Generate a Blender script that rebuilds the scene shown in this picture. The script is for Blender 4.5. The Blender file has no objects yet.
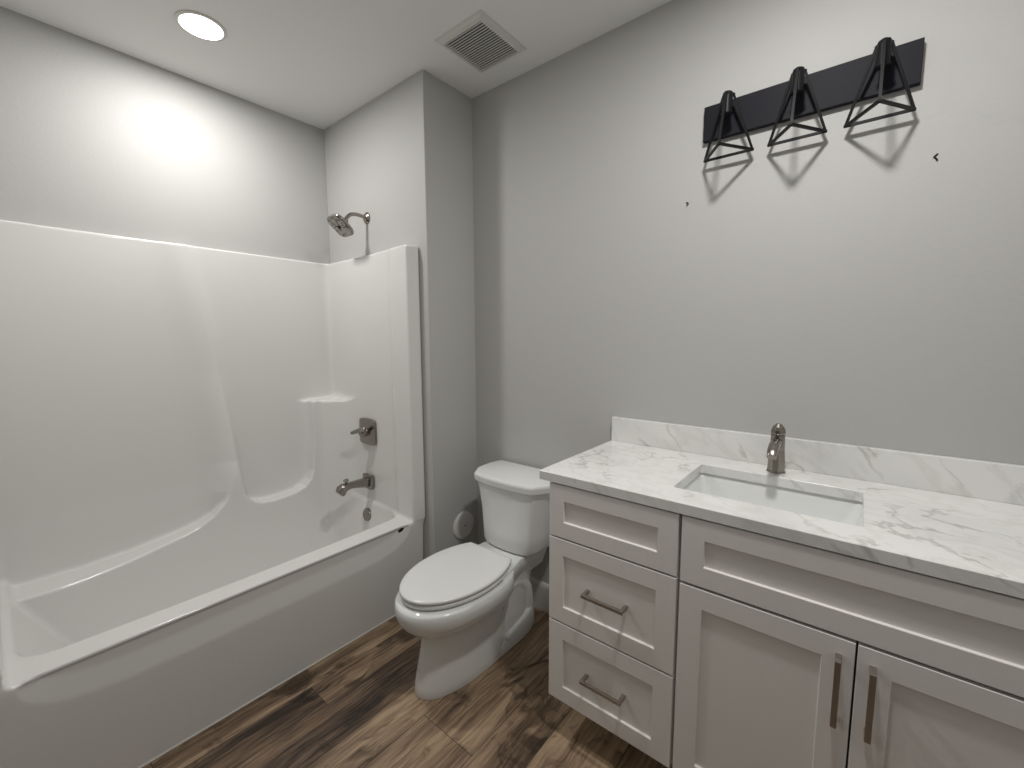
import bpy, bmesh, math
import numpy as np
from mathutils import Vector, Matrix

# ------------------------------------------------------------------ camera, world, lights, exposure
SC = bpy.context.scene
COL = SC.collection
CAM_LOC = (2.5121, -1.6757, 1.3621)
YAW, PITCH, ROLL, FPX = math.radians(39.1361), math.radians(-6.1086), math.radians(-0.2421), 428.695
fw = Vector((-math.sin(YAW)*math.cos(PITCH), math.cos(YAW)*math.cos(PITCH), math.sin(PITCH)))
rt = Vector((math.cos(YAW), math.sin(YAW), 0)); up = rt.cross(fw)
rt, up = rt*math.cos(ROLL)+up*math.sin(ROLL), up*math.cos(ROLL)-rt*math.sin(ROLL)
cam = bpy.data.objects.new('camera', bpy.data.cameras.new('camera'))
COL.objects.link(cam)
M = Matrix((rt, up, -fw)).transposed().to_4x4(); M.translation = CAM_LOC
cam.matrix_world = M
cam.data.sensor_width = 36; cam.data.lens = FPX/1024*36; cam.data.clip_start = 0.02
SC.camera = cam
w = bpy.data.worlds.new('world'); SC.world = w; w.use_nodes = True
w.node_tree.nodes['Background'].inputs[0].default_value = (0.9, 0.95, 1, 1)
w.node_tree.nodes['Background'].inputs[1].default_value = 0.04
SC.view_settings.view_transform = 'Standard'; SC.view_settings.look = 'None'
SC.view_settings.gamma = 1; SC.view_settings.use_curve_mapping = False
SC.view_settings.exposure = 0.0
H = 2.572                       # ceiling height
LAMPS = [((0.442, -1.034), 11.2), ((2.345, -0.79), 15.5)]   # the two recessed ceiling lights (position, watts)
LAMP_COL = (1.0, 0.985, 0.955)
LENS_EMIT = 6.0

# ------------------------------------------------------------------ helpers
def mat(name, col, rough=.5, metal=0., spec=.5, **k):
    m = bpy.data.materials.new(name); m.use_nodes = True
    b = m.node_tree.nodes['Principled BSDF']
    b.inputs['Base Color'].default_value = (*col, 1); b.inputs['Roughness'].default_value = rough
    b.inputs['Metallic'].default_value = metal; b.inputs['Specular IOR Level'].default_value = spec
    if 'coat' in k: b.inputs['Coat Weight'].default_value = k['coat']; b.inputs['Coat Roughness'].default_value = .08
    if 'emit' in k:
        b.inputs['Emission Color'].default_value = (*k['emit'], 1); b.inputs['Emission Strength'].default_value = k['es']
    return m
def N(m, t, **kw):
    n = m.node_tree.nodes.new(t)
    for a, v in kw.items():
        if a.startswith('i_'):
            key = a[2:]; key = int(key) if key.isdigit() else key.replace('_', ' ')
            n.inputs[key].default_value = v
        else: setattr(n, a, v)
    return n
def L(m, a, b): m.node_tree.links.new(a, b)
def bump(m, scale, strength, dist=.001, detail=3):
    tc = N(m, 'ShaderNodeTexCoord'); no = N(m, 'ShaderNodeTexNoise', i_Scale=scale, i_Detail=detail)
    bp = N(m, 'ShaderNodeBump', i_Strength=strength, i_Distance=dist)
    L(m, tc.outputs['Object'], no.inputs['Vector']); L(m, no.outputs[0], bp.inputs['Height'])
    L(m, bp.outputs[0], m.node_tree.nodes['Principled BSDF'].inputs['Normal'])
def tint(m, c1, c2, scale, detail=2):
    tc = N(m, 'ShaderNodeTexCoord'); no = N(m, 'ShaderNodeTexNoise', i_Scale=scale, i_Detail=detail)
    mx = N(m, 'ShaderNodeMix', data_type='RGBA'); mx.inputs[6].default_value = (*c1, 1); mx.inputs[7].default_value = (*c2, 1)
    L(m, tc.outputs['Object'], no.inputs['Vector']); L(m, no.outputs[0], mx.inputs[0])
    L(m, mx.outputs[2], m.node_tree.nodes['Principled BSDF'].inputs['Base Color'])

def lin(r, g, b): return tuple((c/255/12.92 if c/255 <= .04045 else ((c/255+.055)/1.055)**2.4) for c in (r, g, b))

M_WALL = mat('wall_paint', (.50, .495, .483), .6, spec=.3); bump(M_WALL, 90, .22, .002)
M_CEIL = mat('ceiling_paint', (.84, .84, .83), .9, spec=.1); bump(M_CEIL, 120, .1, .001)
M_TRIM = mat('trim_paint', (.66, .65, .62), .35)
M_TUB = mat('gloss_fibreglass', (.74, .735, .715), .11); tint(M_TUB, (.735, .73, .71), (.75, .745, .725), 3)
M_PORC = mat('white_porcelain', (.80, .81, .80), .07)
M_SEAT = mat('white_plastic', (.80, .80, .79), .22)
M_CAB = mat('cabinet_paint', (.84, .815, .785), .35); bump(M_CAB, 60, .04, .0006)
M_GAP = mat('dark_gap_tone', (.20, .185, .165), .7)
M_NICK = mat('brushed_nickel', (.32, .295, .265), .22, 1.)
M_PULL = mat('satin_pull_metal', (.42, .39, .36), .32, 1.)
M_BLACK = mat('black_metal', (.008, .008, .009), .45, spec=.2)
M_PLATE = mat('charcoal_plate', (.013, .0125, .018), .55, spec=.14)
M_DARK = mat('dark_recess', (.01, .01, .01), .8)
M_DISC = mat('cover_plastic', (.74, .72, .72), .4)
M_CAULK = mat('white_caulk', (.75, .73, .69), .5)
M_LENS = mat('light_lens', (.9, .9, .9), .4, emit=LAMP_COL, es=LENS_EMIT)

def wood():
    m = mat('plank_floor', (.2, .15, .1), .42, spec=.4); nt = m.node_tree; B = nt.nodes['Principled BSDF']
    tc = N(m, 'ShaderNodeTexCoord'); sx = N(m, 'ShaderNodeSeparateXYZ'); L(m, tc.outputs['Object'], sx.inputs[0])
    def ma(op, a, b=None, c=None):
        n = N(m, 'ShaderNodeMath', operation=op)
        for i, v in enumerate((a, b, c)):
            if v is None: continue
            if isinstance(v, (int, float)): n.inputs[i].default_value = v
            else: L(m, v, n.inputs[i])
        return n.outputs[0]
    X, Y = sx.outputs[0], sx.outputs[1]
    row = None; du = None
    for bd in (.612, .74, .917, 1.044, 1.222, 1.363, 1.605, 1.765, 1.99, 2.12, 2.30, 2.53, 2.66, 2.84):
        gt = ma('GREATER_THAN', X, bd); row = gt if row is None else ma('ADD', row, gt)
        ab = ma('ABSOLUTE', ma('SUBTRACT', X, bd)); du = ab if du is None else ma('MINIMUM', du, ab)
    v = ma('DIVIDE', ma('SUBTRACT', ma('ADD', Y, .975), ma('MULTIPLY', ma('SUBTRACT', row, 3.), .4723)), 1.22); pid = ma('FLOOR', v); fv = ma('SUBTRACT', v, pid)
    cb = N(m, 'ShaderNodeCombineXYZ'); L(m, row, cb.inputs[0]); L(m, pid, cb.inputs[1])
    wn = N(m, 'ShaderNodeTexWhiteNoise', noise_dimensions='3D'); L(m, cb.outputs[0], wn.inputs['Vector'])
    rnd = wn.outputs['Value']
    # grain coordinates, shifted plank by plank
    def coord(kx, ky, ox, oy, warp=None, wa=0.):
        g = N(m, 'ShaderNodeCombineXYZ'); x = ma('ADD', ma('MULTIPLY', X, kx), ma('MULTIPLY', rnd, ox))
        if warp is not None: x = ma('ADD', x, ma('MULTIPLY', warp, wa))
        L(m, x, g.inputs[0]); L(m, ma('ADD', ma('MULTIPLY', Y, ky), ma('MULTIPLY', rnd, oy)), g.inputs[1]); L(m, rnd, g.inputs[2]); return g.outputs[0]
    def noise(c, sc, det, ro, di=0.):
        n = N(m, 'ShaderNodeTexNoise', i_Scale=sc, i_Detail=det, i_Roughness=ro, i_Distortion=di); L(m, c, n.inputs['Vector']); return n.outputs[0]
    wp = noise(coord(1, .45, 7., 11.), 5.5, 3., .55)                 # slow wander of the grain, knots
    broad = noise(coord(1, .13, 5., 9., wp, .09), 11., 4., .55)      # broad light and dark bands
    fine = noise(coord(1, .05, 3., 4., wp, .06), 95., 5., .68)       # pores
    mid = noise(coord(1, .09, 2., 6., wp, .13), 34., 4., .6)
    val = ma('ADD', ma('ADD', ma('MULTIPLY', broad, .95), ma('MULTIPLY', mid, .45)), ma('ADD', ma('MULTIPLY', fine, .85), ma('MULTIPLY', rnd, .30)))
    isr = ma('MULTIPLY', ma('COMPARE', row, 2., .1), .20)
    val = ma('ADD', val, isr); val = ma('SUBTRACT', val, ma('MULTIPLY', ma('MULTIPLY', ma('COMPARE', row, 3., .1), ma('LESS_THAN', v, 0.)), .10))
    val = ma('SUBTRACT', val, .745)
    r1 = N(m, 'ShaderNodeValToRGB'); e = r1.color_ramp.elements
    e[0].position = .22; e[0].color = (*lin(50, 40, 33), 1); e[1].position = .80; e[1].color = (*lin(182, 158, 130), 1)
    k = e.new(.38); k.color = (*lin(98, 80, 65), 1); k = e.new(.56); k.color = (*lin(136, 114, 93), 1)
    L(m, val, r1.inputs[0])
    kv = noise(coord(1, .5, 9., 3., wp, .5), 6.5, 4., .6, 1.2)
    kn = N(m, 'ShaderNodeValToRGB'); e = kn.color_ramp.elements
    e[0].position = .36; e[0].color = (.36, .34, .32, 1); e[1].position = .46; e[1].color = (1, 1, 1, 1)
    L(m, kv, kn.inputs[0])
    mx = N(m, 'ShaderNodeMix', data_type='RGBA', blend_type='MULTIPLY'); mx.inputs[0].default_value = 1.
    L(m, r1.outputs[0], mx.inputs[6]); L(m, kn.outputs[0], mx.inputs[7])
    # seams between planks
    su = ma('LESS_THAN', du, .0015)
    sv = ma('LESS_THAN', ma('MINIMUM', fv, ma('SUBTRACT', 1., fv)), .0010)
    s = ma('MAXIMUM', su, sv)
    m2 = N(m, 'ShaderNodeMix', data_type='RGBA'); m2.inputs[7].default_value = (*lin(50, 40, 33), 1)
    L(m, ma('MULTIPLY', s, .8), m2.inputs[0]); L(m, mx.outputs[2], m2.inputs[6]); L(m, m2.outputs[2], B.inputs['Base Color'])
    bp = N(m, 'ShaderNodeBump', i_Strength=.25, i_Distance=.001)
    L(m, ma('SUBTRACT', fine, ma('MULTIPLY', s, 1.5)), bp.inputs['Height']); L(m, bp.outputs[0], B.inputs['Normal'])
    return m
M_WOOD = wood()

def marble():
    m = mat('white_marble', (.8, .8, .78), .16); B = m.node_tree.nodes['Principled BSDF']
    tc = N(m, 'ShaderNodeTexCoord')
    d = Vector((.66, -.30, -.68)).normalized(); e1 = d.cross(Vector((0, 0, 1))).normalized(); e2 = d.cross(e1)
    cb = N(m, 'ShaderNodeCombineXYZ')
    for i, (v_, k_) in enumerate(((d, .22), (e1, 1.), (e2, 1.))):
        dt = N(m, 'ShaderNodeVectorMath', operation='DOT_PRODUCT'); L(m, tc.outputs['Object'], dt.inputs[0]); dt.inputs[1].default_value = v_*k_; L(m, dt.outputs['Value'], cb.inputs[i])
    mp2 = cb
    def vein(scale, dist, w0, dark, src):
        n = N(m, 'ShaderNodeTexNoise', i_Scale=scale, i_Detail=5., i_Roughness=.50, i_Distortion=dist); L(m, src, n.inputs['Vector'])
        a = N(m, 'ShaderNodeMath', operation='SUBTRACT'); L(m, n.outputs[0], a.inputs[0]); a.inputs[1].default_value = .5
        b = N(m, 'ShaderNodeMath', operation='ABSOLUTE'); L(m, a.outputs[0], b.inputs[0])
        r = N(m, 'ShaderNodeValToRGB'); e = r.color_ramp.elements; e[0].position = 0; e[0].color = (dark, dark, dark*.98, 1)
        e[1].position = w0; e[1].color = (1, 1, 1, 1); L(m, b.outputs[0], r.inputs[0]); return r.outputs[0]
    v1 = vein(7.0, .10, .020, .66, mp2.outputs[0]); v2 = vein(12., .15, .05, .90, mp2.outputs[0])
    # veins come and go in patches
    pn = N(m, 'ShaderNodeTexNoise', i_Scale=4.5, i_Detail=2.); L(m, tc.outputs['Object'], pn.inputs['Vector'])
    pr = N(m, 'ShaderNodeValToRGB'); e = pr.color_ramp.elements; e[0].position = .42; e[1].position = .60; L(m, pn.outputs[0], pr.inputs[0])
    mx = N(m, 'ShaderNodeMix', data_type='RGBA', blend_type='MULTIPLY'); mx.inputs[6].default_value = (.84, .84, .82, 1)
    L(m, v1, mx.inputs[7]); L(m, pr.outputs[0], mx.inputs[0])
    my = N(m, 'ShaderNodeMix', data_type='RGBA', blend_type='MULTIPLY'); my.inputs[0].default_value = .75
    L(m, mx.outputs[2], my.inputs[6]); L(m, v2, my.inputs[7])
    cl = N(m, 'ShaderNodeTexNoise', i_Scale=4., i_Detail=3.); L(m, mp2.outputs[0], cl.inputs['Vector'])
    cr = N(m, 'ShaderNodeValToRGB'); e = cr.color_ramp.elements; e[0].position = .3; e[0].color = (.88, .88, .88, 1); e[1].position = .55; L(m, cl.outputs[0], cr.inputs[0])
    mz = N(m, 'ShaderNodeMix', data_type='RGBA', blend_type='MULTIPLY'); mz.inputs[0].default_value = 1.
    L(m, my.outputs[2], mz.inputs[6]); L(m, cr.outputs[0], mz.inputs[7]); L(m, mz.outputs[2], B.inputs['Base Color'])
    return m
M_MARB = marble()

def link_mesh(name, me, m, parent=None, smooth=False):
    o = bpy.data.objects.new(name, me); COL.objects.link(o)
    if m: me.materials.append(m)
    if smooth:
        me.shade_smooth() if hasattr(me, 'shade_smooth') else [setattr(p, 'use_smooth', True) for p in me.polygons]
    if parent: o.parent = parent
    return o
def finish(name, bm, m, parent=None, smooth=False, bevel=0, seg=2, sharp=None, fix=True):
    if fix: bmesh.ops.recalc_face_normals(bm, faces=bm.faces[:])
    me = bpy.data.meshes.new(name); bm.to_mesh(me); bm.free()
    o = link_mesh(name, me, m, parent, smooth)
    if sharp is not None: me.set_sharp_from_angle(angle=math.radians(sharp))
    if bevel:
        b = o.modifiers.new('bevel', 'BEVEL'); b.width = bevel; b.segments = seg; b.limit_method = 'ANGLE'; b.harden_normals = False
    return o
def empty(name, loc, label, cat, group=None):
    o = bpy.data.objects.new(name, None); COL.objects.link(o); o.location = loc; o.empty_display_size = .05
    o['label'] = label; o['category'] = cat
    if group: o['group'] = group
    return o
def tag(o, label, cat, group=None):
    o['label'] = label; o['category'] = cat
    if group: o['group'] = group
    return o
def structure(o): o['kind'] = 'structure'; return o
def box(bm, x0, x1, y0, y1, z0, z1):
    v = [bm.verts.new(p) for p in ((x0,y0,z0),(x1,y0,z0),(x1,y1,z0),(x0,y1,z0),(x0,y0,z1),(x1,y0,z1),(x1,y1,z1),(x0,y1,z1))]
    for f in ((0,3,2,1),(4,5,6,7),(0,1,5,4),(1,2,6,5),(2,3,7,6),(3,0,4,7)): bm.faces.new([v[i] for i in f])
def loft(bm, rings, cap=True, closed=True):
    vs = [[bm.verts.new(p) for p in r] for r in rings]
    n = len(vs[0])
    for a, b in zip(vs, vs[1:]):
        for i in range(n if closed else n-1):
            bm.faces.new((a[i], a[(i+1) % n], b[(i+1) % n], b[i]))
    if cap:
        bm.faces.new(vs[0][::-1]); bm.faces.new(vs[-1])
    return vs
def tube(bm, pts, r, seg=12, cap=True):
    pts = [Vector(p) for p in pts]; rings = []
    rs = r if isinstance(r, (list, tuple)) else [r]*len(pts)
    t0 = (pts[1]-pts[0]).normalized(); a = Vector((0,0,1)) if abs(t0.z) < .9 else Vector((1,0,0))
    u = t0.cross(a).normalized()
    for i, p in enumerate(pts):
        t = (pts[min(i+1, len(pts)-1)]-pts[max(i-1, 0)]).normalized()
        u = (u - t*u.dot(t)).normalized(); v = t.cross(u)
        rings.append([p+(u*math.cos(k/seg*2*math.pi)+v*math.sin(k/seg*2*math.pi))*rs[i] for k in range(seg)])
    loft(bm, rings, cap)
def bar(bm, a, b, w):
    a, b = Vector(a), Vector(b); t = (b-a).normalized(); q = Vector((0,0,1)) if abs(t.z) < .9 else Vector((0,1,0))
    u = t.cross(q).normalized()*w/2; v = t.cross(u).normalized()*w/2; a = a-t*w*.4; b = b+t*w*.4
    loft(bm, [[a+u+v, a+u-v, a-u-v, a-u+v], [b+u+v, b+u-v, b-u-v, b-u+v]])
def lathe(bm, prof, frame, seg=40):
    """prof: (radius, height) pairs about frame's z axis"""
    rings = [[frame @ Vector((r*math.cos(k/seg*2*math.pi), r*math.sin(k/seg*2*math.pi), h)) for k in range(seg)] for r, h in prof]
    loft(bm, rings, True)
def smooth_path(pts, n=8):
    P = [Vector(p) for p in pts]; out = []
    for i in range(len(P)-1):
        a, b, c, d = P[max(i-1,0)], P[i], P[i+1], P[min(i+2, len(P)-1)]
        for k in range(n):
            t = k/n; out.append(.5*((2*b)+(c-a)*t+(2*a-5*b+4*c-d)*t*t+(3*b-a-3*c+d)*t**3))
    return out+[P[-1]]
def facing(loc, axis):   # frame whose z axis is axis
    return Matrix.Translation(loc) @ Vector(axis).to_track_quat('Z', 'Y').to_matrix().to_4x4()

# ------------------------------------------------------------------ room shell
XR, D = .8936, .3167            # plumbing wall return: x of its face, depth
XE, YB = 2.975, -1.86
def sbox(name, *b, m=M_WALL):
    bm = bmesh.new(); box(bm, *b); return structure(finish(name, bm, m))
sbox('floor', -.1, XE+.1, YB-.1, .1, -.1, 0, m=M_WOOD)
sbox('ceiling', -.1, XE+.1, YB-.1, .1, H, H+.1, m=M_CEIL)
sbox('wall_left', -.1, 0, YB-.1, .1, 0, H)
sbox('wall_vanity', XR, XE+.1, 0, .1, 0, H)
bm = bmesh.new(); box(bm, 0, XR, -D, .1, 0, H)
structure(finish('wall_plumbing', bm, M_WALL, bevel=.004))
sbox('wall_right', XE, XE+.1, YB-.1, 0, 0, H)
bm = bmesh.new()      # unseen near wall, with an open doorway added to darken tub apron and cabinet
box(bm, 0, 1.98, YB-.1, YB, 0, H); box(bm, 2.80, XE, YB-.1, YB, 0, H); box(bm, 1.98, 2.80, YB-.1, YB, 2.06, H)
structure(finish('wall_near', bm, M_WALL))
bm = bmesh.new()
box(bm, 1.91, 1.985, YB, YB+.016, 0, 2.13); box(bm, 2.795, 2.87, YB, YB+.016, 0, 2.13); box(bm, 1.985, 2.795, YB, YB+.016, 2.055, 2.13)
structure(finish('trim_added_doorway', bm, M_TRIM, bevel=.002))  # casing of the added doorway, out of view
def baseboard(name, a, b, n):
    """runs a->b (xy), n = normal into the room"""
    a, b, n = Vector((*a,0)), Vector((*b,0)), Vector((*n,0)); bm = bmesh.new()
    prof = [(0,0),(.014,0),(.014,.128),(.010,.140),(.004,.144),(0,.144)]
    loft(bm, [[p+n*q[0]+Vector((0,0,q[1])) for q in prof] for p in (a, b)])
    structure(finish(name, bm, M_TRIM))
baseboard('baseboard_vanity', (XR+.014, 0), (1.752, 0), (0,-1))
baseboard('baseboard_return', (XR, 0), (XR, -D), (1,0))
baseboard('baseboard_near', (.85, YB), (1.91, YB), (0,1))

# ------------------------------------------------------------------ one-piece tub and surround (signed distance field -> surface net)
XA, Y0, Y1, ZT = .823, -1.79, -D-.002, 1.803
RIM = .445
POLY = np.array([(-1.9,.425),(-1.62,.418),(-1.50,.416),(-1.36,.424),(-1.244,.438),(-1.16,.450),(-1.089,.470),(-1.03,.502),(-.979,.552),(-.950,.597),
    (-.930,.625),(-.915,.627),(-.904,.605),(-.892,.580),(-.872,.545),(-.845,.518),(-.81,.503),(-.76,.498),(-.69,.501),(-.63,.508),(-.58,.527),(-.548,.560),(-.530,.605),(-.524,.66),
    (-.515,.80),(-.514,1.006),(-.20,1.016),(-.20,2.2),(-1.9,2.2)])
def smin(a, b, k):
    h = np.clip(.5+.5*(b-a)/k, 0, 1); return b*(1-h)+a*h-k*h*(1-h)
def smax(a, b, k): return -smin(-a, -b, k)
def sstep(a, b, x):
    t = np.clip((x-a)/(b-a), 0, 1); return t*t*(3-2*t)
def polydist(y, z):
    """signed distance to POLY in the (y,z) plane, positive inside"""
    d = np.full(y.shape, 1e9); ins = np.zeros(y.shape, bool); n = len(POLY)
    for i in range(n):
        ax, ay = POLY[i]; bx, by = POLY[(i+1) % n]; ex, ey = bx-ax, by-ay
        t = np.clip(((y-ax)*ex+(z-ay)*ey)/(ex*ex+ey*ey), 0, 1)
        d = np.minimum(d, (y-ax-t*ex)**2+(z-ay-t*ey)**2)
        c = ((ay > z) != (by > z)) & (y < (bx-ax)*(z-ay)/(by-ay+1e-12)+ax); ins ^= c
    return np.where(ins, 1, -1)*np.sqrt(d)
def wall_terms(y, z):
    PD = polydist(y, z)
    # crest line of the slanting fold in the long panel
    yr = np.interp(z, [.5,.70,.904,1.359,1.80], [-.90,-.915,-.930,-.976,-1.043])
    amp = np.interp(z, [.6,.75,1.2,1.8], [.088,.056,.024,.016])
    dy = y-yr
    fold = amp*np.where(dy > 0, np.exp(-(dy/.036)**2), np.exp(-(dy/.10)**2))
    gp = .026+fold+.012*sstep(-1.2, -1.75, y)
    gb = .100+.080*sstep(-1.05, -1.65, y)+.30*np.clip(.60-z, 0, .5)**2-.03*sstep(.5,1.0,z)*0
    return PD, gp, gb
def fsolid(x, y, z, W=None):
    PD, gp, gb = W if W is not None else wall_terms(y, z)
    wall = smax(x-gb, smin(x-gp, PD, .016), .009)
    # raised corner shelf by the taps
    diag = .68*(x-.100)-.733*(y+.486)
    shelf = smax(z-1.006, diag, .006)
    up_ = smin(wall, shelf, .020)
    yend = -.352-.024*sstep(.35, .80, x)-.009*sstep(.665, .695, x)
    up_ = smin(up_, yend-y, .040); up_ = smin(up_, y+1.718, .03)
    dz = np.clip(RIM-z, 0, 1)
    bow = .015*(1-((y+1.05)/.66)**2)
    bas = smin(.695+bow-.18*dz-x, -.366-.20*dz-y, .10)
    bas = smin(bas, y+1.700-.55*dz, .11)
    bas = smin(bas, (z-.105)*.95, .09)
    bas = smin(bas, diag+.08, .05)
    low = smax(bas, z-RIM, .014)
    free = smin(up_, low, .020)
    # outside of the shell
    t = np.clip(np.abs(y+1.053)/.645, 0, 1); zl = .318+.11*(1-np.sqrt(np.clip(1-t**6, 0, 1)))
    scoop = .019*np.clip((z-zl)/.07, 0, 1)*sstep(.448, .428, z)
    b = smax(smax(x-XA-.28*np.clip(y+.385, 0, 1)*sstep(.40, .47, z)+scoop+.035*np.clip(RIM-z, 0, 1), .002-x, .01), smax(y-Y1, Y0-y, .01), .016)
    b = smax(b, smax(z-ZT, -z, .002), .010)
    return smax(b, free, .013-.006*sstep(1.3, 1.7, z))
def surface_net(lo, hi, h):
    ax = [np.arange(l, u+h, h) for l, u in zip(lo, hi)]
    yy, zz = np.meshgrid(ax[1], ax[2], indexing='ij'); W = wall_terms(yy, zz)
    F = np.empty((len(ax[0]), *yy.shape), np.float32)
    for i, x in enumerate(ax[0]): F[i] = fsolid(x, yy, zz, W)
    s = F < 0; nx, ny, nz = F.shape
    c = np.zeros((nx-1, ny-1, nz-1), np.int8)
    for a in (0,1):
        for b in (0,1):
            for d in (0,1): c += s[a:nx-1+a, b:ny-1+b, d:nz-1+d]
    act = (c > 0) & (c < 8); idx = -np.ones(act.shape, np.int64); I = np.argwhere(act); idx[act] = np.arange(len(I))
    acc = np.zeros((len(I), 3)); cnt = np.zeros(len(I))
    cor = [(a,b,d) for a in (0,1) for b in (0,1) for d in (0,1)]
    for p in cor:
        for k in range(3):
            if p[k]: continue
            q = list(p); q[k] = 1
            fa = F[I[:,0]+p[0], I[:,1]+p[1], I[:,2]+p[2]].astype(float); fb = F[I[:,0]+q[0], I[:,1]+q[1], I[:,2]+q[2]].astype(float)
            cr = (fa < 0) != (fb < 0); t = np.where(cr, fa/(fa-fb+1e-20), 0)
            pt = np.tile(np.array(p, float), (len(I),1)); pt[:,k] = t
            acc += pt*cr[:,None]; cnt += cr
    V = np.array(lo)+(I+acc/cnt[:,None])*h
    for _ in range(3):
        x, y, z = V.T; e = 1e-4; f = fsolid(x, y, z)
        g = np.stack([(fsolid(x+e,y,z)-fsolid(x-e,y,z)), (fsolid(x,y+e,z)-fsolid(x,y-e,z)), (fsolid(x,y,z+e)-fsolid(x,y,z-e))], 1)/(2*e)
        st = -f[:,None]*g/np.maximum((g*g).sum(1), .2)[:,None]; ln = np.linalg.norm(st, axis=1); st *= np.minimum(1, .4*h/np.maximum(ln,1e-9))[:,None]; V += st
    Q = []
    for k in range(3):
        o = [a for a in range(3) if a != k]; sl0 = [slice(1,-1)]*3; sl0[k] = slice(0,-1); sl1 = list(sl0); sl1[k] = slice(1,None)
        A = s[tuple(sl0)]; Bq = s[tuple(sl1)]; E = np.argwhere(A != Bq); E[:, o[0]] += 1; E[:, o[1]] += 1
        fl = s[E[:,0], E[:,1], E[:,2]]
        def cell(da, db):
            G = E.copy(); G[:, o[0]] -= da; G[:, o[1]] -= db; return idx[G[:,0], G[:,1], G[:,2]]
        q = np.stack([cell(1,1), cell(0,1), cell(0,0), cell(1,0)], 1)
        if k == 1: fl = ~fl
        q[~fl] = q[~fl][:, ::-1]; Q.append(q)
    Q = np.concatenate(Q); return V, Q
V, Q = surface_net((-.012, Y0-.012, -.012), (XA+.034, Y1+.012, ZT+.012), .0075)
me = bpy.data.meshes.new('tub_shell'); me.from_pydata(V.tolist(), [], Q.tolist()); me.validate()
bath = empty('bathtub', (.4, -1.05, 0), 'glossy white one-piece bathtub with moulded surround walls in the alcove', 'bathtub')
def under(o, p): o.parent = p; o.matrix_parent_inverse = p.matrix_world.inverted() if False else Matrix.Translation(-p.location); return o
under(link_mesh('tub_shell', me, M_TUB, smooth=True), bath)
bm = bmesh.new(); box(bm, XA-.018, XA-.011, Y0+.005, Y1-.002, 0, .006)
under(finish('caulk_bead', bm, M_CAULK, bevel=.002), bath)['label'] = 'white caulk line along the floor'
bm = bmesh.new()     # small dark oval badge under the rim
fr = facing((XA-.012, -.452, .418), (1,0,.12)); fr = fr @ Matrix.Diagonal((1.0, 1.0, 1, 1))
rings = [[Vector((XA-.0195+h+.0*k, -.452+.016*math.cos(k/24*2*math.pi), .424+.0075*math.sin(k/24*2*math.pi)+.004*math.cos(k/24*2*math.pi))) for k in range(24)] for h in (-.006, .006)]
loft(bm, rings); under(finish('badge', bm, M_DARK), bath)['label'] = 'small dark oval badge'

# bath tap trim on the plumbing end wall
YE = -.3555
t = empty('bath_mixer', (.408, YE-.004, .848), 'brushed nickel lever valve on a curved square plate, above the tub spout', 'faucet')
bm = bmesh.new(); w_, hh = .075, .069
out = []
for k in range(48):
    a = k/48*2*math.pi; c_, s_ = math.cos(a), math.sin(a); e = 16
    r = (abs(c_)**e+abs(s_)**e)**(-1/e); out.append((r*c_, r*s_))
rings = []
for sc, dy in ((1,0),(1,-.006),(.97,-.010),(.80,-.014),(.45,-.017),(.1,-.018)):
    rings.append([Vector((x*w_*sc*(1+.05*(1-y*y)), dy, y*hh*sc*(1+.09*(1-x*x)))) for x, y in out])
loft(bm, rings); finish('plate', bm, M_NICK, t, smooth=True, sharp=40)
bm = bmesh.new(); lathe(bm, [(.024,-.002),(.023,.028),(.020,.036),(.014,.042)], facing((0,-.012,0), (0,-1,0)), 28)
finish('hub', bm, M_NICK, t, smooth=True, sharp=40)
bm = bmesh.new()
tube(bm, smooth_path([(.046,-.046,.026),(.020,-.056,.020),(-.012,-.066,.010),(-.044,-.076,-.002)], 5), [.009,.0115,.0125,.0130,.0135,.0138,.0138,.0135,.013,.0125,.012,.0115,.011,.0105,.010,.0095], 16)
finish('lever', bm, M_NICK, t, smooth=True)

t = empty('tub_spout', (.402, YE-.004, .565), 'brushed nickel tub spout with diverter knob, below the valve', 'faucet')
bm = bmesh.new(); box(bm, -.042, .042, -.020, .001, -.042, .038); finish('wall_flange', bm, M_NICK, t, bevel=.004)
bm = bmesh.new()
P = [(0,-.015,-.004,.026,.027),(0,-.05,-.002,.025,.023),(0,-.09,.003,.025,.018),(0,-.13,.006,.026,.016),(0,-.158,.002,.027,.020),(0,-.175,-.012,.026,.024),(0,-.185,-.026,.021,.014)]
def rr(cx, cy, cz, a, b, e=4, n=24, tilt=0):
    r_ = []
    for k in range(n):
        an = k/n*2*math.pi; c_, s_ = math.cos(an), math.sin(an); q = (abs(c_)**e+abs(s_)**e)**(-1/e)
        r_.append(Vector((cx+a*q*c_, cy+tilt*b*q*s_, cz+b*q*s_)))
    return r_
loft(bm, [rr(x, y, z, a, b, tilt=(0 if i < 4 else -.3*(i-3))) for i, (x, y, z, a, b) in enumerate(P)])
finish('spout_body', bm, M_NICK, t, smooth=True, sharp=50)
bm = bmesh.new(); lathe(bm, [(.006,0),(.006,.014),(.014,.017),(.014,.024),(.010,.027)], facing((0,-.142,.018), (0,-.1,1)), 20)
finish('diverter_knob', bm, M_NICK, t, smooth=True, sharp=40)

t = empty('overflow_plate', (.398, -.381, .372), 'round brushed nickel overflow cover low on the tub end below the spout', 'drain cover')
bm = bmesh.new(); lathe(bm, [(.036,-.012),(.0365,.003),(.034,.008),(.026,.0105),(.024,.009),(.008,.0095)], facing((0,0,0), (0,-1,.20)), 40)
finish('cover', bm, M_NICK, t, smooth=True, sharp=30)

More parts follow.
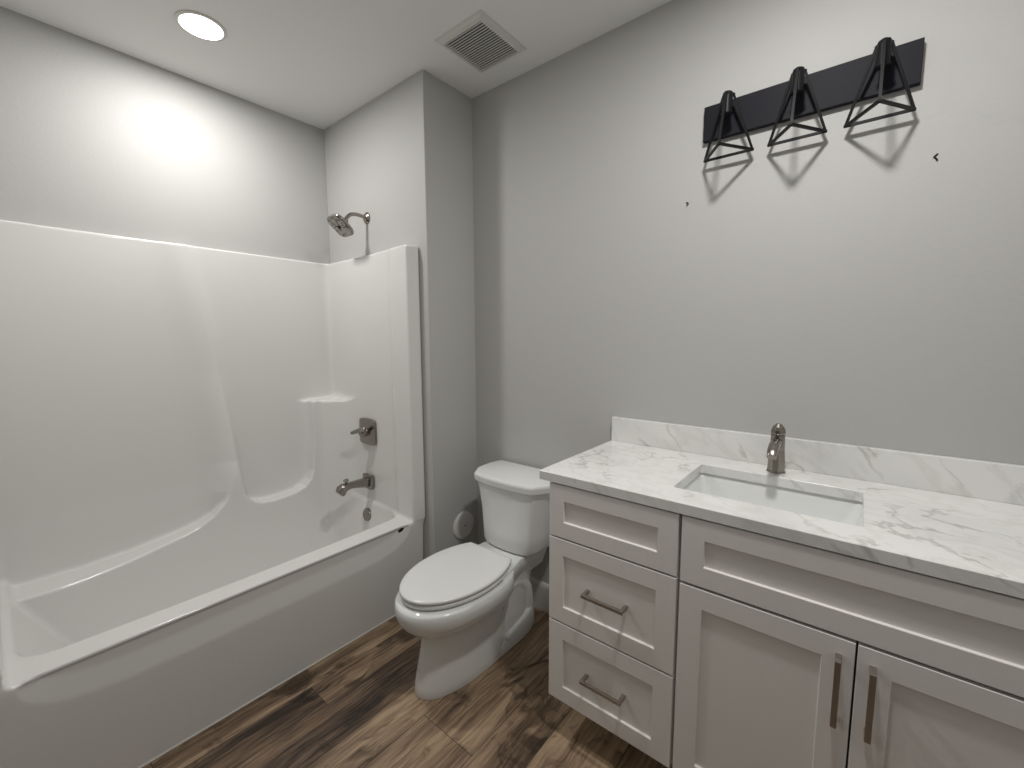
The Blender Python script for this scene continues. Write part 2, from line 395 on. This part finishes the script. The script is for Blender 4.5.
t = empty('shower_head', (.409, -D, 2.005), 'brushed nickel rounded shower head on a bent arm from the wall', 'shower head')
bm = bmesh.new(); lathe(bm, [(.030,0),(.030,.004),(.024,.010),(.014,.015),(.012,.016)], facing((0,0,0), (0,-1,0)), 32)
finish('escutcheon', bm, M_NICK, t, smooth=True, sharp=35)
bm = bmesh.new(); tube(bm, smooth_path([(0,.0,0),(0,-.03,.004),(0,-.065,.006),(0,-.095,-.001),(0,-.115,-.018),(0,-.127,-.034)], 6), .0095, 16)
finish('arm', bm, M_NICK, t, smooth=True)
ax = Vector((0, -.66, -.75)).normalized(); fr = facing((0,-.126,-.036), ax)
bm = bmesh.new(); lathe(bm, [(.012,-.006),(.0165,.0),(.0165,.012),(.012,.018)], fr, 24); finish('ball_joint', bm, M_NICK, t, smooth=True, sharp=50)
def sq(r, h, e=3.8, n=48):
    o_ = []
    for k in range(n):
        a = k/n*2*math.pi; c_, s_ = math.cos(a), math.sin(a); q = (abs(c_)**e+abs(s_)**e)**(-1/e)
        o_.append(fr @ Vector((r*q*c_, r*q*s_, h)))
    return o_
bm = bmesh.new(); loft(bm, [sq(.014,.010,2),(sq(.020,.018,2)),sq(.040,.026,2.6),sq(.058,.034),sq(.0635,.041),sq(.0635,.048),sq(.061,.052),sq(.059,.051)])
finish('head_shell', bm, M_NICK, t, smooth=True, sharp=50)
M_FACE = mat('spray_face', (.30,.285,.27), .5, .6)
tc = N(M_FACE,'ShaderNodeTexCoord'); vo = N(M_FACE,'ShaderNodeTexVoronoi', i_Scale=75.); L(M_FACE, tc.outputs['Object'], vo.inputs['Vector'])
cr = N(M_FACE,'ShaderNodeValToRGB'); e = cr.color_ramp.elements; e[0].position=.25; e[0].color=(.05,.05,.05,1); e[1].position=.50; e[1].color=(.46,.44,.41,1)
L(M_FACE, vo.outputs['Distance'], cr.inputs[0]); L(M_FACE, cr.outputs[0], M_FACE.node_tree.nodes['Principled BSDF'].inputs['Base Color'])
bm = bmesh.new(); loft(bm, [sq(.058,.048), sq(.058,.0525), sq(.044,.0545)]); o = finish('spray_face', bm, M_FACE, t, smooth=True, sharp=50)
bm = bmesh.new(); loft(bm, [[fr @ Vector((a*.011,b*.008,h)) for a,b in ((-1,-1),(1,-1),(1,1),(-1,1))] for h in (.053,.0565)])
finish('centre_nozzle', bm, M_DARK, t)

# ------------------------------------------------------------------ toilet
TX = 1.283
toilet = empty('toilet', (TX, -.40, 0), 'white two-piece elongated toilet with lid down between tub and vanity', 'toilet')
OY = .40     # parts are written in wall coordinates: y measured from the vanity wall
def egg(hw, yf, yb, z, n=56, e=2.08, eb=2.9, yc=None, dx=0.):
    """plan outline: pointed ellipse at the front (yf), squarer at the back (yb)"""
    if yc is None: yc = yb+(yf-yb)*.42
    r_ = []
    for k in range(n):
        a = k/n*2*math.pi; c_, s_ = math.cos(a), math.sin(a); x_ = e if s_ < 0 else eb
        q = (abs(c_)**x_+abs(s_)**x_)**(-1/x_); y = yc+((yc-yf) if s_ < 0 else (yb-yc))*q*s_
        r_.append(Vector((hw*q*c_+dx, y+OY, z)))
    return r_
bm = bmesh.new()
loft(bm, [egg(*r) for r in ((.112,-.742,-.25,0),(.114,-.744,-.25,.006),(.112,-.738,-.26,.04),(.107,-.722,-.27,.11),(.103,-.706,-.28,.175),(.104,-.702,-.29,.215),(.112,-.712,-.29,.238),
    (.130,-.736,-.29,.255),(.152,-.763,-.29,.272),(.172,-.785,-.29,.294),(.183,-.799,-.29,.320),(.187,-.803,-.29,.348),(.186,-.801,-.29,.368),(.181,-.795,-.29,.376),(.10,-.70,-.30,.377))])
# rear deck under the tank
def dk(hw0, hw1, z):
    return [Vector((x, y+OY, z)) for x, y in ((-hw0,-.05),(-hw0,-.20),(-hw0-.004,-.26),(-hw0-.02,-.32),(-hw1,-.42),(hw1,-.42),(hw0+.02,-.32),(hw0+.004,-.26),(hw0,-.20),(hw0,-.05))]
loft(bm, [dk(.090,.13,.28), dk(.108,.150,.330), dk(.116,.155,.352), dk(.116,.155,.386), dk(.112,.150,.391)])
loft(bm, [egg(.092,-.48,-.10,0), egg(.092,-.48,-.10,.12), egg(.093,-.48,-.09,.23), egg(.100,-.45,-.07,.31)])
for s in (-1, 1):
    pth = smooth_path([(s*.040,-.56+OY,.06),(s*.048,-.47+OY,.11),(s*.054,-.39+OY,.185),(s*.054,-.31+OY,.255),(s*.052,-.23+OY,.262),(s*.050,-.165+OY,.20),(s*.048,-.14+OY,.11),(s*.045,-.13+OY,.03)], 5)
    tube(bm, pth, .046, 20)
# foot plate
def ft(hw, z, yb, yf=-.60): return egg(hw, yf, yb, z, e=2.6)
def wedge(r_, h):        # the foot rises towards the wall
    return [Vector((p.x, p.y, h*(.022+.085*max(0, min(1, (p.y-OY+.50)/.40))))) for p in r_]
loft(bm, [ft(.113,0,-.065), wedge(ft(.1135,0,-.065), .08), wedge(ft(.111,0,-.070), .88), wedge(ft(.106,0,-.078), 1.), wedge(ft(.085,0,-.10), 1.06)])
finish('bowl', bm, M_PORC, toilet, smooth=True, sharp=55)
for s in (-1, 1):
    bm = bmesh.new(); lathe(bm, [(.013,-.004),(.0135,.004),(.011,.013),(.005,.017)], facing((s*.106,-.335+OY,.060), (s*1,0,.8)), 20); finish('bolt_cap', bm, M_SEAT, toilet, smooth=True)
bm = bmesh.new()
def lidring(hw, yf, yb, z):
    r_ = egg(hw, yf, -.236, z, e=2.0, eb=2.0, yc=-.51, dx=-.006); return [Vector((p.x, min(p.y, yb+OY), p.z)) for p in r_]
loft(bm, [lidring(.145,-.740,-.335,.377), lidring(.148,-.744,-.335,.3835), lidring(.170,-.773,-.312,.3845), lidring(.1720,-.776,-.312,.388), lidring(.1720,-.776,-.312,.396), lidring(.168,-.770,-.315,.3995), lidring(.150,-.750,-.318,.3998)])
finish('seat', bm, M_SEAT, toilet, smooth=True, sharp=50)
bm = bmesh.new()
loft(bm, [lidring(.145,-.740,-.335,.4000), lidring(.148,-.744,-.335,.4046), lidring(.1715,-.775,-.314,.4048), lidring(.174,-.779,-.314,.408), lidring(.174,-.779,-.314,.414), lidring(.1705,-.775,-.316,.4175), lidring(.160,-.761,-.322,.4195), lidring(.11,-.69,-.34,.4205), lidring(.03,-.6,-.4,.4210)])
finish('seat_lid', bm, M_SEAT, toilet, smooth=True, sharp=55)
for s in (-1, 1):
    bm = bmesh.new(); box(bm, s*.075-.02, s*.075+.02, -.318+OY, -.294+OY, .380, .404); finish('hinge', bm, M_SEAT, toilet, bevel=.006, seg=3)
def tk(hb, hs, hf, yf, z, yback=-.03, dx=.012):
    """faceted tank outline with rounded corners"""
    half = [(hb,yback),(hs,-.085),(hs*.99,-.135),(hs*.90+hf*.10,-.17*.5+yf*.34-.01),(hf*1.0+.012,yf+.010),(hf*.93,yf),(hf*.5,yf-.010),(0,yf-.013)]
    pts = [(x,y) for x,y in half]+[(-x,y) for x,y in half[-2::-1]]
    return [Vector((x+dx, y+OY, z)) for x, y in pts]
bm = bmesh.new()
loft(bm, [tk(.130,.137,.100,-.225,.393), tk(.140,.148,.112,-.240,.398), tk(.148,.157,.119,-.245,.418), tk(.156,.166,.125,-.244,.48), tk(.166,.178,.133,-.243,.56), tk(.183,.195,.145,-.246,.64), tk(.195,.208,.154,-.250,.690)])
finish('tank', bm, M_PORC, toilet, smooth=True, sharp=28, bevel=.006, seg=3)
bm = bmesh.new()
loft(bm, [tk(.206,.217,.158,-.256,.6905,-.018), tk(.210,.222,.161,-.262,.695,-.016), tk(.212,.225,.163,-.265,.721,-.015), tk(.209,.221,.160,-.261,.730,-.018), tk(.195,.207,.150,-.248,.7335,-.03)])
finish('tank_lid', bm, M_PORC, toilet, smooth=True, sharp=30, bevel=.004, seg=3)
toilet.location = (TX, -.40, 0)

t = empty('wall_cover', (XR, -.111, .355), 'round white plastic cover plate with centre screw, on wall behind toilet', 'cover plate')
bm = bmesh.new(); lathe(bm, [(.076,0),(.076,.004),(.073,.009),(.066,.013),(.055,.015),(.01,.0155)], facing((0,0,0), (1,0,0)), 48); finish('disc', bm, M_DISC, t, smooth=True, sharp=40)
bm = bmesh.new(); lathe(bm, [(.0045,.012),(.0045,.0165),(.003,.0168)], facing((0,0,0), (1,0,0)), 16); finish('screw', bm, M_DARK, t)

# ------------------------------------------------------------------ vanity
VX0, VX1, VF = 1.749, 2.921, -.5456
ZB, ZCB, ZCT = .1416, .898, .9275
van = empty('vanity_cabinet', (2.335, -.27, 0), 'white shaker bathroom vanity with three left drawers and two doors', 'vanity')
VO = Vector((2.335, -.27, 0))
def vb(bm, x0, x1, y0, y1, z0, z1): box(bm, x0-VO.x, x1-VO.x, y0-VO.y, y1-VO.y, z0, z1)
bm = bmesh.new()      # carcass: open-topped case of panels
vb(bm, VX0, VX0+.016, -.525, -.002, ZB+.002, ZCB-.002); vb(bm, VX1-.016, VX1, -.525, -.002, ZB+.002, ZCB-.002)
vb(bm, VX0+.016, VX1-.016, -.525, -.002, ZB+.002, ZB+.018); vb(bm, VX0+.016, VX1-.016, -.016, -.002, ZB+.018, ZCB-.002)
vb(bm, 2.158, 2.176, -.5251, -.016, ZB+.018, .70); vb(bm, 2.158, 2.176, -.5251, -.49, .70, ZCB-.046)
vb(bm, VX0+.016, VX1-.016, -.525, -.510, ZCB-.045, ZCB-.002)
finish('carcass', bm, M_CAB, van)
bm = bmesh.new(); vb(bm, VX0+.012, VX1-.012, -.5248, -.512, ZB+.019, ZCB-.046); finish('face_board', bm, M_GAP, van)  # dark board close behind the fronts, so the gaps between them read dark
bm = bmesh.new(); vb(bm, VX0+.07, VX1-.01, -.395, -.38, 0, ZB+.002); vb(bm, VX0+.07, VX0+.086, -.38, -.03, 0, ZB+.002); vb(bm, VX1-.026, VX1-.01, -.38, -.03, 0, ZB+.002)
finish('toe_kick', bm, M_CAB, van)
def shaker(name, x0, x1, z0, z1, st=.055, rl=.055):
    """framed front with a recessed flat panel, one mesh"""
    yb, yf, yp = -.5262, VF, VF+.0070
    bm = bmesh.new(); o = lambda x, y, z: bm.verts.new((x-VO.x, y-VO.y, z))
    def rect(x0, x1, z0, z1, y): return [o(x0,y,z0), o(x1,y,z0), o(x1,y,z1), o(x0,y,z1)]
    c = .0012
    rs = [rect(x0,x1,z0,z1,yb), rect(x0,x1,z0,z1,yf+c), rect(x0+c,x1-c,z0+c,z1-c,yf), rect(x0+st-c,x1-st+c,z0+rl-c,z1-rl+c,yf), rect(x0+st,x1-st,z0+rl,z1-rl,yf+c), rect(x0+st+.001,x1-st-.001,z0+rl+.001,z1-rl-.001,yp)]
    for a, b in zip(rs, rs[1:]):
        for i in range(4): bm.faces.new((a[i], a[(i+1)%4], b[(i+1)%4], b[i]))
    bm.faces.new(rs[0][::-1]); bm.faces.new(rs[-1])
    return finish(name, bm, M_CAB, van)
def pull(parent, cx, cz, vert, ln):
    bm = bmesh.new(); s = .0058
    def q(a0, a1, y0, y1, w0, w1):
        if vert: vb(bm, cx+w0, cx+w1, y0, y1, cz+a0, cz+a1)
        else: vb(bm, cx+a0, cx+a1, y0, y1, cz+w0, cz+w1)
    y0, y1 = VF-.033, VF-.024
    q(-ln/2, ln/2, y0, y1, -s, s)
    for sg in (-1, 1):
        a = sg*(ln/2-.005); yy = VF+.0005 if vert else VF+.0070
        q(a-.005, a+.005, y1+.0001, yy, -s, s)
    return finish('handle', bm, M_PULL, parent, bevel=.0008, seg=1)
shaker('drawer', VX0, 2.163, .718, .893, st=.055, rl=.053)
d = shaker('drawer', VX0, 2.163, .4265, .7125, st=.055, rl=.055); pull(d, 1.956, .569, False, .137)
d = shaker('drawer', VX0, 2.163, ZB, .421, st=.055, rl=.055); pull(d, 1.956, .281, False, .137)
shaker('false_front', 2.172, VX1, .7125, .893, st=.058, rl=.055)
d = shaker('door', 2.172, 2.5435, ZB, .705, st=.058, rl=.055); pull(d, 2.516, .592, True, .155)
d = shaker('door', 2.5475, VX1, ZB, .705, st=.058, rl=.055); pull(d, 2.574, .592, True, .155)

# countertop with the sink cut-out
CX0, CX1, CF = 1.709, 2.943, -.5485
SX0, SX1, SY0, SY1 = 2.109, 2.542, -.4365, -.146
ct = empty('countertop', (2.326, -.27, ZCB), 'white marble countertop with grey veins and backsplash, on the vanity', 'countertop')
CO = Vector((2.326, -.27, ZCB))
def rrect(x0, x1, y0, y1, r, z, n=6):
    o_ = []
    for cx, cy, a0 in ((x1-r, y1-r, 0), (x0+r, y1-r, 90), (x0+r, y0+r, 180), (x1-r, y0+r, 270)):
        for k in range(n+1):
            a = math.radians(a0+90*k/n); o_.append(Vector((cx+r*math.cos(a), cy+r*math.sin(a), z)))
    return o_
bm = bmesh.new(); rings = []
inner = [p-CO for p in rrect(SX0, SX1, SY0, SY1, .012, 0)]
outer = [p-CO for p in rrect(CX0, CX1, CF, -.001, .003, 0)]
zt, zb = ZCT-ZCB, 0.
def ringz(r_, z, off=0):
    c = Vector((sum(p.x for p in r_)/len(r_), sum(p.y for p in r_)/len(r_), 0))
    return [Vector((p.x-(1 if p.x > c.x else -1)*off, p.y-(1 if p.y > c.y else -1)*off, z)) for p in r_]
seq = [ringz(inner, zb), ringz(inner, zt-.0015), ringz(inner, zt, -.0015), ringz(outer, zt, .0015), ringz(outer, zt-.0015), ringz(outer, zb)]
vs = [[bm.verts.new(p) for p in r_] for r_ in seq]; n_ = len(inner)
for a, b in zip(vs, vs[1:]+[vs[0]]):
    for i in range(n_): bm.faces.new((a[i], a[(i+1)%n_], b[(i+1)%n_], b[i]))
finish('slab', bm, M_MARB, ct)
bm = bmesh.new(); box(bm, CX0-CO.x+.001, CX1-CO.x, -.0215-CO.y, -.001-CO.y, zt, 1.0287-ZCB)
finish('backsplash', bm, M_MARB, ct, bevel=.0015)

# undermount basin
sk = empty('sink_basin', ((SX0+SX1)/2, (SY0+SY1)/2, ZCB), 'rectangular white undermount sink set in the marble countertop', 'sink')
SO = Vector(((SX0+SX1)/2, (SY0+SY1)/2, 0)); bm = bmesh.new()
def sr(off, r, z): return [p-SO for p in rrect(SX0+off, SX1-off, SY0+off, SY1-off, r, z-ZCB, 8)]
T = ZCB-.0018
loft(bm, [sr(-.022,.03,T-.012), sr(-.022,.03,T), sr(-.007,.018,T), sr(-.005,.022,T-.008), sr(.010,.030,T-.05), sr(.022,.045,T-.10), sr(.045,.06,T-.128), sr(.085,.05,T-.137), sr(.13,.015,T-.141)], cap=False)
# outer skin
loft(bm, [sr(-.022,.03,T-.012), sr(-.010,.03,T-.016), sr(-.002,.035,T-.05), sr(.010,.05,T-.108), sr(.04,.06,T-.145), sr(.12,.02,T-.155)], cap=False)
bmesh.ops.remove_doubles(bm, verts=bm.verts[:], dist=.00005)
ed = [e_ for e_ in bm.edges if e_.is_boundary]; bmesh.ops.holes_fill(bm, edges=ed, sides=0)
finish('bowl', bm, M_PORC, sk, smooth=True, sharp=50)
bm = bmesh.new(); lathe(bm, [(.030,0),(.030,.004),(.026,.006),(.018,.004),(.004,.004)], facing((0,0,-.1415), (0,0,1)), 32); finish('drain', bm, M_NICK, sk, smooth=True, sharp=40)

# faucet
fc = empty('sink_faucet', (2.322, -.090, ZCT), 'brushed nickel single-lever faucet behind the sink', 'faucet')
bm = bmesh.new()
def oc(hx, hy, z, yo=0, cut=.32):
    c = cut
    return [Vector((x*hx, y*hy+yo, z)) for x, y in ((-1,-c),(-1,c),(-c,1),(c,1),(1,c),(1,-c),(c,-1),(-c,-1))]
loft(bm, [oc(.0265,.024,0), oc(.0265,.024,.004), oc(.0245,.022,.008), oc(.0235,.021,.035), oc(.0205,.020,.075), oc(.0195,.020,.115), oc(.0195,.0195,.125)])
finish('body', bm, M_NICK, fc, bevel=.0015)
bm = bmesh.new()
loft(bm, [oc(.0185,.0185,.1255), oc(.0205,.0205,.129), oc(.0195,.0195,.138), oc(.0155,.0155,.149), oc(.009,.009,.156), oc(.007,.007,.159)])
finish('cap', bm, M_NICK, fc, bevel=.001)
bm = bmesh.new()
S_ = [(-.012,.098,.0145,.016,0),(-.04,.101,.0145,.0145,0),(-.07,.100,.0145,.012,-.1),(-.092,.094,.0142,.011,-.3),(-.106,.084,.0138,.011,-.6),(-.112,.074,.0132,.009,-1.)]
loft(bm, [rr(0, y, z, a, b, 3.5, 20, tl) for y, z, a, b, tl in S_]); finish('spout', bm, M_NICK, fc, smooth=True, sharp=50)

# ------------------------------------------------------------------ black vanity light with three wire cages
fx = empty('vanity_light', (2.312, 0, 2.10), 'black wall light bar with three open triangular wire cages above vanity', 'wall light')
bm = bmesh.new(); box(bm, 2.0335-2.312, 2.590-2.312, -.020, -.001, 2.0432-2.10, 2.1571-2.10); finish('back_plate', bm, M_PLATE, fx, bevel=.0015)
for x in (2.1191, 2.3130, 2.5073):
    x -= 2.312; zb_ = 1.9736-2.10; zt_ = 2.150-2.10; s_ = .0737; ys, ya = -.0298, -.1463; yc = -.069
    bm = bmesh.new(); tube(bm, [(x,-.020,2.128-2.10),(x,yc,2.128-2.10)], .0075, 14); finish('arm', bm, M_BLACK, fx, smooth=True, sharp=40)
    bm = bmesh.new(); lathe(bm, [(.0145,0),(.0185,.001),(.0185,.005),(.0160,.006),(.0160,.058),(.0145,.066),(.009,.070)], facing((x,yc,2.090-2.10), (0,0,1)), 24)
    so = finish('lamp_socket', bm, M_BLACK, fx, smooth=True, sharp=40)
    bm = bmesh.new()
    base = [(x-s_,ys,zb_),(x+s_,ys,zb_),(x,ya,zb_)]
    top = [(x-.016,yc+.009,zt_),(x+.016,yc+.009,zt_),(x,yc-.018,zt_)]
    for a in range(3):
        bar(bm, base[a], base[(a+1)%3], .0072); bar(bm, base[a], top[a], .0072); bar(bm, top[a], top[(a+1)%3], .0072)
    finish('wire_cage', bm, M_BLACK, fx)

# screw holes left in the wall paint
for (x, z, sg, lb) in ((1.981,1.846,1,'small dark chipped screw hole in the wall, lower left of the light bar'), (2.634,1.844,-1,'small dark chipped screw hole in the wall, right of the light bar')):
    bm = bmesh.new()
    pts = [(-.002*sg,-.0006,.006),(.002*sg,-.0012,.004),(.0025*sg,-.0012,.001),(.0005*sg,-.0012,-.001),(-.0005*sg,-.0012,-.003)] if sg > 0 else [(.003,-.0006,.007),(-.001,-.0012,.003),(-.001,-.0012,.001),(.002,-.0012,-.003),(.003,-.0012,-.006)]
    tube(bm, smooth_path([(1.5*p[0],p[1],1.35*p[2]) for p in pts], 4), .0021, 8); o = finish('screw_hole', bm, M_DARK, smooth=True); o.location = (x, 0, z)
    tag(o, lb, 'hole')

# ------------------------------------------------------------------ ceiling fittings
def downlight(xy, watts, label):
    t = empty('ceiling_light', (*xy, H), label, 'ceiling light')
    bm = bmesh.new(); rings = [(.084,0),(.084,-.003),(.078,-.006),(.0715,-.005),(.0715,-.001)]
    R_ = [[Vector((r*math.cos(k/48*6.28319), r*math.sin(k/48*6.28319), h)) for k in range(48)] for r, h in rings]
    loft(bm, R_, cap=False); finish('trim_ring', bm, M_TRIM, t, smooth=True, sharp=40)
    bm = bmesh.new(); lathe(bm, [(.0715,-.0005),(.0715,-.004),(.067,-.0055)], Matrix.Identity(4), 48); finish('lens', bm, M_LENS, t)
    ld = bpy.data.lights.new('downlight_glow', 'AREA'); ld.shape = 'DISK'; ld.size = .136; ld.energy = watts; ld.color = LAMP_COL
    lo = bpy.data.objects.new('downlight_glow', ld); COL.objects.link(lo); lo.parent = t; lo.location = (0, 0, -.0075)
downlight(*LAMPS[0], 'round white recessed ceiling light glowing above the bathtub')
downlight(*LAMPS[1], 'round white recessed ceiling light glowing in front of the vanity')

t = empty('ceiling_vent', (1.210, -.268, H), 'square white slatted exhaust fan grille on the ceiling', 'vent')
bm = bmesh.new(); hx, hy = .128, .140; gx, gy = .103, .113
def fr_(x, y, z): return [Vector(p) for p in ((-x,-y,z),(x,-y,z),(x,y,z),(-x,y,z))]
loft(bm, [fr_(hx,hy,0), fr_(hx,hy,-.003), fr_(hx-.012,hy-.012,-.012), fr_(gx,gy,-.016), fr_(gx,gy,-.001)], cap=False)
finish('frame', bm, M_TRIM, t)
bm = bmesh.new(); box(bm, -gx, gx, -gy, gy, -.0015, -.0005); finish('painted_duct_shade', bm, M_DARK, t)  # black sheet paints in the shade behind the slats; ceiling is solid here
bm = bmesh.new(); n_ = 18
for k in range(n_):
    y = -gy+(k+.5)*2*gy/n_; box(bm, -gx+.001, gx-.001, y-.0023, y+.0023, -.0160, -.0135)
finish('slats', bm, M_TRIM, t)
bpy.context.view_layer.update()
